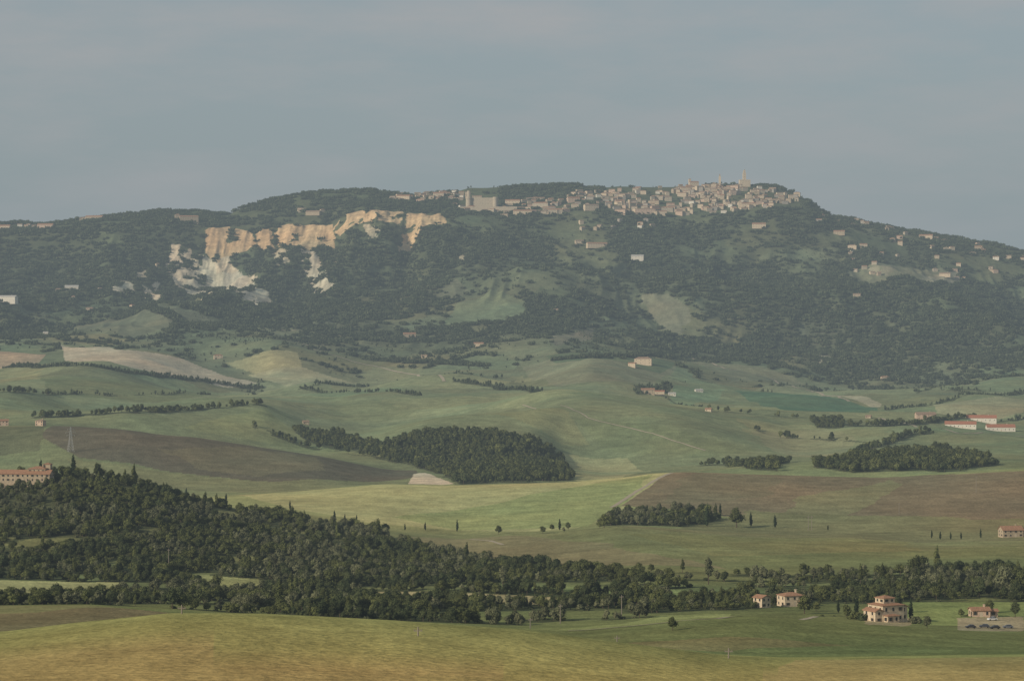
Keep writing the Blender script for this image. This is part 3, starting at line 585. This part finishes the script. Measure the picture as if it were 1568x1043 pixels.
HS=[("long_farm_building",1471,655,50,10,'gx',W_white,R_red,1,8),("long_farm_building",1503,646,48,11,'gx',W_white,R_red,1,7),("long_farm_building",1532,660,46,11,'gx',W_white,R_red,1,7),("country_house",1417,642,32,11,'gx',W_pink,R_old,2,4),
("country_house",985,558,28,12,'hip',W_cream,R_old,2,4),("country_house",968,562,12,8,'gx',W_cream,R_ter,1,2),("country_house",992,603,22,9,'gx',W_tan,R_ter,2,3),("country_house",1010,605,16,8,'gx',W_cream,R_red,1,2),("white_shed",1029,606,12,5,'gx',W_white,R_grey,1,3),("white_shed",1070,600,13,4,'gx',W_white,R_grey,1,3),
("country_house",627,517,20,8,'gx',W_tan,R_ter,2,3),("country_house",733,530,16,6,'gx',W_cream,R_ter,1,3),("white_shed",110,444,22,7,'gx',W_white,R_grey,1,4),("country_house",138,477,13,7,'gx',W_cream,R_old,2,3),("white_shed",12,464,32,13,'gx',W_white,R_grey,1,5),
("country_house",334,549,14,7,'hip',W_cream,R_ter,2,3),("country_house",1355,582,13,7,'hip',W_cream,R_ter,2,3),("country_house",914,379,34,8,'gx',W_cream,R_ter,2,8),("country_house",887,374,14,7,'gx',W_cream,R_old,2,3),("country_house",976,399,20,9,'gx',W_white,R_grey,2,4),("country_house",1162,349,22,8,'gx',W_cream,R_ter,2,5),
("country_house",1305,384,14,11,'hip',W_cream,R_old,2,3),("country_house",1322,380,12,8,'gx',W_cream,R_ter,2,2),("country_house",1085,630,10,5,'gx',W_cream,R_ter,1,2),("country_house",1447,424,18,6,'gx',W_cream,R_old,1,3),("country_house",1312,455,12,6,'gx',W_tan,R_old,2,2),("country_house",650,548,10,5,'gx',W_tan,R_old,1,2),("country_house",851,478,10,6,'hip',W_tan,R_old,2,2),("country_house",515,405,8,5,'hip',W_tan,R_old,2,2),
("country_house",1418,366,22,7,'gx',W_cream,R_ter,2,5),("country_house",1285,360,18,7,'gx',W_tan,R_ter,2,4),("country_house",1525,398,10,6,'gx',W_white,R_ter,2,2),("country_house",1498,382,12,6,'gx',W_tan,R_ter,2,2),("country_house",1330,640,9,4,'gx',W_tan,R_old,1,2),("country_house",468,650,10,6,'gx',W_tan,R_old,1,2),("country_house",70,512,8,4,'gx',W_white,R_grey,1,2),
("country_house",618,307,22,9,'gx',W_cream,R_ter,2,5),("country_house",672,303,18,9,'gx',W_stone,R_ter,2,4),("country_house",644,311,14,7,'hip',W_pink,R_ter,2,3),("country_house",785,314,24,9,'gx',W_cream,R_ter,2,5),("country_house",828,318,26,9,'hip',W_stone,R_ter,3,5),("country_house",878,310,20,9,'gx',W_pink,R_ter,2,4),("country_house",905,322,24,10,'gx',W_cream,R_old,3,5),("country_house",800,329,30,8,'gx',W_cream,R_ter,2,7),("country_house",850,327,24,8,'gx',W_stone,R_ter,2,5),("country_house",480,329,24,6,'gx',W_tan,R_old,1,5),("country_house",145,337,30,7,'gx',W_tan,R_ter,2,6),("country_house",70,350,26,8,'gx',W_pink,R_ter,2,5),("country_house",8,352,18,8,'gx',W_cream,R_ter,2,4)]
for nm,px,py,wp,hp,rt,wm_,rm_,rows,cols in HS:
    x,y=at_(px,py,2400,7790); w=wp/F*y; hgt=hp/F*y*.70; dp_=max(7,min(w*.42,16)); rise=max(1.5,dp_*.24)
    if nm=="long_farm_building": hgt*=.8; dp_=14; rise=4.2
    building(nm,x,y,random.uniform(-.35,.35),[(0,0,w*.94,dp_,0,hgt,rt,rise,rows,cols)],wm_,rm_,shut=False)
# hilltop town
T=MB(); mats=[W_cream,W_stone,W_pink,W_tan,W_grey,R_ter,R_old,R_red,M_win,W_white]
def thouse(x,y,w,d,hh,yaw,wm_,rm_,rt=0):
    z0=float(zat(x,y)); L=MB(); L.box(-w/2,w/2,-d/2,d/2,-7,hh,wm_); rise=d*.2
    if rt==0:
        for xx in(-w/2,w/2): L.add([(xx,-d/2,hh),(xx,d/2,hh),(xx,0,hh+rise)],[(0,1,2)],wm_)
        gable(L,-w/2,w/2,-d/2,d/2,hh,rise,.4,.2,'x',rm_)
    else: hip(L,-w/2,w/2,-d/2,d/2,hh+.01,rise,.4,.2,rm_)
    nr_=max(1,int(hh/3.4)); ncw=max(2,int(w/3.4))
    for a in range(nr_):
        for c in range(ncw):
            u=-w/2+w*(c+.5)/ncw; zz=hh/nr_*(a+.35)
            if random.random()<.85: L.add([(u-.5,-d/2-.03,zz),(u+.5,-d/2-.03,zz),(u+.5,-d/2-.03,zz+1.5),(u-.5,-d/2-.03,zz+1.5)],[(0,1,2,3)],8)
        for u in(-d*.22,d*.22): L.add([(-w/2-.03,u+.5,zz),(-w/2-.03,u-.5,zz),(-w/2-.03,u-.5,zz+1.5),(-w/2-.03,u+.5,zz+1.5)],[(0,1,2,3)],8)
    c,s=math.cos(yaw),math.sin(yaw); k0=T.n
    T.v+=[(x+p[0]*c-p[1]*s,y+p[0]*s+p[1]*c,z0+p[2]) for p in L.v]; T.f+=[[q+k0 for q in f] for f in L.f]; T.m+=L.m; T.n+=L.n
def fill(poly,n,wr,hr,dmin=7340,dmax=7860):
    xs=[p[0] for p in poly]; ys=[p[1] for p in poly]; k=0
    while k<n:
        px=random.uniform(min(xs),max(xs)); py=random.uniform(min(ys),max(ys))
        if not bool(inpoly(np.array([px]),np.array([py]),poly)[0]): continue
        x,y=hit(px,py,dmin,dmax); k+=1
        thouse(x,y+random.uniform(-4,4),random.uniform(*wr),random.uniform(8,13),random.uniform(*hr),random.choice([-.5,-.25,0,.15,.3,.6])+random.uniform(-.1,.1),random.choices([0,1,2,3,4,9],[4,5,1.6,2.5,2.5,1])[0],random.choice([5,5,6,6,6]),random.random()<.3)
fill([(935,291),(1000,289),(1060,287),(1140,287),(1225,297),(1232,312),(1180,320),(1110,331),(1040,330),(945,328)],190,(9,22),(6,12))
fill([(940,310),(1050,312),(1060,330),(945,330)],22,(18,38),(8,13))
fill([(1020,290),(1130,287),(1130,300),(1040,302)],34,(16,34),(8,14))
fill([(860,297),(940,293),(945,322),(880,318)],34,(10,26),(6,10))
fill([(760,305),(870,300),(870,322),(770,322)],24,(10,22),(6,9))
fill([(590,299),(700,297),(700,308),(600,308)],28,(10,24),(6,9))
fill([(700,318),(870,322),(865,332),(720,331)],34,(12,30),(5,9))
fill([(690,296),(720,292),(720,316),(690,316)],10,(9,18),(6,10))
fill([(-60,346),(90,346),(80,351),(-60,352)],14,(9,18),(6,9),7200)
fill([(120,334),(162,335),(160,339),(125,339)],6,(9,18),(6,9),7200)
fill([(450,322),(500,324),(500,330),(450,330)],4,(9,16),(5,7),7200)
fill([(1240,325),(1340,345),(1568,390),(1568,402),(1350,372),(1250,342)],26,(9,18),(6,9),6900)
fill([(1290,375),(1560,402),(1500,445),(1300,425)],22,(9,16),(5,8),6000,7400)
fill([(860,340),(1010,338),(1010,352),(870,352)],10,(9,18),(6,9),6800,7400)
fill([(60,430),(260,400),(250,470),(60,480)],5,(8,14),(5,7),5600,7400)
o=bpy.data.objects.new("hilltop_town_houses",T.mesh("hilltop_town_houses",mats)); S.collection.objects.link(o)
x,y=hit(740,320,7380,7800)
fort=building("hilltop_fortress",x,y,-.08,[(0,0,78,36,0,32,'flat',0,3,9),(-20,10,30,14,33.2,5,'gx',3,1,4)],W_stone,R_old,sink=20,shut=False)
mb=MB()
for cx_,cy_,r_,hh in((-43,-18,9,36),(39,-18,7,35),(-38,18,7,36),(38,18,7,34)):
    mb.tube((cx_,cy_,-20),(cx_,cy_,hh*.8),r_*1.15,r_,20,0,True); mb.tube((cx_,cy_,hh*.8+.01),(cx_,cy_,hh),r_*1.12,r_*1.12,20,0,True)
mb.tube((-46,14,0),(-46,14,56),6,5.5,16,0,True)
mb.box(-80,110,-64,-60,-22,3)
o=bpy.data.objects.new("towers_and_curtain_wall",mb.mesh("towers_and_curtain_wall",[W_stone])); S.collection.objects.link(o); o.parent=fort
x,y=hit(1140,286,7600,7860)
building("town_hall_palace",x,y,.1,[(0,0,34,22,0,20,'flat',0,3,7),(-1,0,9.5,9.5,20,22,'flat',0,3,1),(-1,0,6.5,6.5,43,7,'flat',0,1,1),(0,0,2.4,2.4,51.2,2.6,'hip',1,1,1)],W_cream,R_old,shut=False,sink=8)
x,y=hit(1102,286,7600,7860); building("cathedral_campanile",x,y,-.1,[(0,0,7,7,0,30,'flat',0,4,1),(0,0,4,4,31.2,4,'hip',5,1,1)],W_cream,R_old,shut=False,sink=8)
x,y=hit(1062,288,7600,7860); building("church_with_tower",x,y,.2,[(0,0,30,16,0,17,'gx',4,2,5),(-13,0,7,7,17,10,'hip',2,1,1)],W_cream,R_ter,shut=False,sink=8)
x,y=hit(1093,290,7600,7860); building("baptistery",x,y,.0,[(0,0,15,15,0,16,'hip',6,1,3)],W_cream,R_old,shut=False,sink=8)
x,y=hit(1146,318,7340,7800); building("convent",x,y,.0,[(0,0,44,14,0,12,'gx',3,3,9),(-26,2,10,12,0,18,'hip',3,3,2)],W_cream,R_ter,shut=False,sink=10)
x,y=hit(988,327,7340,7800); building("hospital_block",x,y,.1,[(0,0,60,16,0,12,'hip',3,3,12)],W_pink,R_old,shut=False,sink=10)
x,y=hit(289,340,7250,7700); building("monastery",x,y,.25,[(0,0,56,30,0,15,'gx',4,3,8),(-34,6,14,16,0,21,'hip',3,3,3)],W_tan,R_ter,shut=False,sink=12)
def pylon(px,py,hp,dmin,dmax):
    x,y=hit(px,py,dmin,dmax); Hh=hp/F*y; mb=MB(); B=Hh*.10
    def lev(t): return B*(1-t)**1.2+.35
    n=9; pts=[]
    for k in range(n+1):
        t_=k/n; r_=lev(t_); pts.append([(sx*r_,sy*r_,Hh*t_) for sx,sy in((-1,-1),(1,-1),(1,1),(-1,1))])
    for k in range(n):
        for c in range(4):
            mb.tube(pts[k][c],pts[k+1][c],.14,.14,4); mb.tube(pts[k][c],pts[k+1][(c+1)%4],.08,.08,4); mb.tube(pts[k+1][c],pts[k][(c+1)%4],.08,.08,4); mb.tube(pts[k+1][c],pts[k+1][(c+1)%4],.08,.08,4)
    for t_,wd in((.68,.16),(.80,.20),(.92,.14)):
        for sg in(-1,1):
            mb.tube((0,0,Hh*t_+.8),(sg*Hh*wd,0,Hh*t_),.12,.08,4); mb.tube((0,0,Hh*t_-.3),(sg*Hh*wd,0,Hh*t_),.12,.08,4); mb.tube((sg*Hh*wd,0,Hh*t_),(sg*Hh*wd,0,Hh*t_-1.4),.12,.12,5)
    o=bpy.data.objects.new("electricity_pylon",mb.mesh("electricity_pylon",[M_metal])); S.collection.objects.link(o); o.location=(x,y,float(zat(x,y))); o.rotation_euler[2]=.5
pylon(108,692,38,2330,2900)
def pole(px,py,hp,dmin,dmax):
    x,y=hit(px,py,dmin,dmax); Hh=hp/F*y; mb=MB(); mb.tube((0,0,-1),(0,0,Hh),.2,.13,8,0,True)
    mb.box(-.9,.9,-.08,.08,Hh-.9,Hh-.72)
    for q in(-.75,0.3,.75): mb.tube((q,0,Hh-.72),(q,0,Hh-.4),.06,.08,6,0,True)
    o=bpy.data.objects.new("utility_pole",mb.mesh("utility_pole",[M_wood])); S.collection.objects.link(o); o.location=(x,y,float(zat(x,y)))
for a in [(952,945,34,900,1200),(858,955,30,900,1200),(1495,755,26,1700,2180),(1243,812,22,1640,2100),(278,940,14,500,900),(1238,812,22,1640,2100),(1116,1008,16,450,700),(945,985,12,640,900),(258,870,30,1300,1600),(1377,788,18,1700,2180),(640,975,14,500,560),(812,962,16,900,1100)]: pole(*a)
def car(px,py,colr,yaw):
    x,y=hit(px,py,850,1150); m_,nt,b=newmat("car_paint"); b.inputs["Base Color"].default_value=(*colr,1); b.inputs["Roughness"].default_value=.35; b.inputs["Specular IOR Level"].default_value=.5
    e=bpy.data.objects.new("parked_car",None); S.collection.objects.link(e); e.location=(x,y,float(zat(x,y))+.05); e.rotation_euler[2]=yaw
    B=MB(); prof=[(-2.1,.35),(-2.1,.75),(-1.9,.9),(-1.0,.98),(-.95,1.0),(1.5,1.0),(2.0,.92),(2.1,.6),(2.1,.35)]; n=len(prof)
    B.add([(p,-.85,q) for p,q in prof]+[(p,.85,q) for p,q in prof],[tuple(range(n)),tuple(range(2*n-1,n-1,-1))]+[(k,k+n,(k+1)%n+n,(k+1)%n) for k in range(n)],0)
    cab=[(-1.15,1.0),(-.45,1.45),(1.1,1.47),(1.75,1.0)]; n=4
    B.add([(p,-.78+(q-1)*.3,q+.003) for p,q in cab]+[(p,.78-(q-1)*.3,q+.003) for p,q in cab],[(0,1,2,3),(7,6,5,4)]+[(k,k+4,(k+1)%4+4,(k+1)%4) for k in range(3)],1)
    B.box(-.42,1.08,-.6,.6,1.476,1.5,0)
    for wx in(-1.35,1.3):
        for wy in(-.86,.66): B.tube((wx,wy,.32),(wx,wy+.2,.32),.32,.32,14,2,True)
    M_t=bpy.data.materials.get("tyre_rubber")
    if not M_t: M_t,_n,bb=newmat("tyre_rubber"); bb.inputs["Base Color"].default_value=(.02,.02,.02,1)
    o=bpy.data.objects.new("body",B.mesh("body",[m_,M_win,M_t])); S.collection.objects.link(o); o.parent=e
for a in[(1487,962,(.03,.03,.035),.1),(1508,961,(.04,.045,.06),-.2),(1524,963,(.03,.03,.03),.15),(1520,950,(.6,.6,.6),.3),(1544,962,(.10,.11,.13),0)]: car(*a)
M_dirt,nt,b=newmat("dirt_track"); a=nnoise(nt,.5,4); nt.links.new(cscale(nt,(.34,.29,.21),mrange(nt,a.outputs[0],.8,1.15)),b.inputs["Base Color"])
def track(name,pts,wd,dmin,dmax,off=.12):
    P=[Vector((*hit(a,b,dmin,dmax),0)) for a,b in pts]; Q=[]
    for p,q in zip(P[:-1],P[1:]):
        n=max(2,int((q-p).length/6)); Q+=[p.lerp(q,k/n) for k in range(n)]
    Q.append(P[-1]); mb=MB(); V=[]
    for k,p in enumerate(Q):
        d=(Q[min(k+1,len(Q)-1)]-Q[max(k-1,0)]).normalized(); nrm=Vector((-d.y,d.x,0))*wd*.5*(0.8+.4*random.random())
        for s_ in(-1,0,1):
            w=p+nrm*s_; V.append((w.x,w.y,float(zat(w.x,w.y))+off))
    mb.add(V,[f for k in range(len(Q)-1) for f in((k*3,k*3+1,k*3+4,k*3+3),(k*3+1,k*3+2,k*3+5,k*3+4))])
    o=bpy.data.objects.new(name,mb.mesh(name,[M_dirt],True)); S.collection.objects.link(o)
track("dirt_track",[(937,777),(975,752),(1000,737),(1030,722)],4,1700,2160)
track("dirt_track",[(720,826),(750,828),(770,834)],3,1400,1700)
track("dirt_track",[(1060,548),(1110,565),(1180,580),(1245,600),(1300,615)],6,3900,5800,.5)
track("dirt_track",[(458,524),(500,542),(570,560),(640,574),(680,584)],6,4100,5900,.5)
track("dirt_track",[(1345,640),(1400,652),(1470,664),(1568,668)],5,2700,3900,.4)
track("dirt_track",[(800,620),(900,640),(1000,664),(1080,690)],2.5,2500,3900,.4)
track("dirt_track",[(870,972),(980,966),(1100,948),(1250,944)],3,860,1080,.1)
track("dirt_track",[(395,490),(430,505),(480,512),(540,516)],5,5000,6500,.5)
# ------------------------------------------------------------------ haze, sky, sun, camera
bm=bmesh.new(); bmesh.ops.create_cube(bm,size=1); hm_=bpy.data.meshes.new("haze"); bm.to_mesh(hm_); bm.free()
hz=bpy.data.objects.new("haze",hm_); S.collection.objects.link(hz); hz.location=(0,9000,300); hz.scale=(26000,26000,1800)
m=bpy.data.materials.new("emissive_haze"); m.use_nodes=True; nt=m.node_tree; nt.nodes.clear(); out=nt.nodes.new("ShaderNodeOutputMaterial")
va=nt.nodes.new("ShaderNodeVolumeAbsorption"); va.inputs["Color"].default_value=(0,0,0,1); va.inputs["Density"].default_value=HK
em=nt.nodes.new("ShaderNodeEmission"); em.inputs[0].default_value=(*HAZE,1); em.inputs[1].default_value=HK  # haze volume glows: emission stands in for light scattered by the air
ad=nt.nodes.new("ShaderNodeAddShader"); nt.links.new(va.outputs[0],ad.inputs[0]); nt.links.new(em.outputs[0],ad.inputs[1]); nt.links.new(ad.outputs[0],out.inputs["Volume"]); hm_.materials.append(m)
EL=math.radians(24); AZ=math.atan2(-.82,-.57)
sd=Vector((math.sin(AZ)*math.cos(EL),math.cos(AZ)*math.cos(EL),math.sin(EL)))
w=bpy.data.worlds.new("World"); S.world=w; w.use_nodes=True; nt=w.node_tree; bg=nt.nodes["Background"]
sk=nt.nodes.new("ShaderNodeTexSky"); sk.sky_type='NISHITA'; sk.sun_disc=False; sk.sun_elevation=EL; sk.sun_rotation=AZ; sk.altitude=200; sk.air_density=1.0; sk.dust_density=3; sk.ozone_density=1.5
m0=nt.nodes.new("ShaderNodeMix"); m0.data_type='RGBA'; m0.inputs[0].default_value=.60; nt.links.new(sk.outputs[0],m0.inputs[6]); m0.inputs[7].default_value=(4.3,5.0,5.2,1)
tc=nt.nodes.new("ShaderNodeTexCoord"); mp=nt.nodes.new("ShaderNodeMapping"); mp.inputs["Scale"].default_value=(5,5,20); no=nt.nodes.new("ShaderNodeTexNoise"); no.inputs["Scale"].default_value=1.7; no.inputs["Detail"].default_value=6; no.inputs["Roughness"].default_value=.58
nt.links.new(tc.outputs["Generated"],mp.inputs[0]); nt.links.new(mp.outputs[0],no.inputs["Vector"])
r=mrange(nt,no.outputs[0],0,.75,.42,.72)
mx=nt.nodes.new("ShaderNodeMix"); mx.data_type='RGBA'; nt.links.new(r,mx.inputs[0]); nt.links.new(m0.outputs[2],mx.inputs[6]); mx.inputs[7].default_value=(5.3,5.0,4.95,1)
nt.links.new(mx.outputs[2],bg.inputs[0]); bg.inputs[1].default_value=.085
sl_=bpy.data.lights.new("sun",'SUN'); sl_.energy=4.5; sl_.angle=math.radians(.6); sl_.color=(1,.88,.70); so=bpy.data.objects.new("sun",sl_); S.collection.objects.link(so)
so.rotation_euler=sd.to_track_quat('Z','Y').to_euler(); so.location=(0,0,900)
cam=bpy.data.cameras.new("camera"); cam.sensor_width=36; cam.lens=36*F/1568; cam.clip_start=1; cam.clip_end=80000
co_=bpy.data.objects.new("camera",cam); S.collection.objects.link(co_); co_.location=(0,0,CAMZ); co_.rotation_euler=(math.radians(90)-math.atan(21.5/F),0,0); S.camera=co_
S.view_settings.view_transform='Standard'; S.view_settings.look='None'; S.view_settings.exposure=0
print("done")
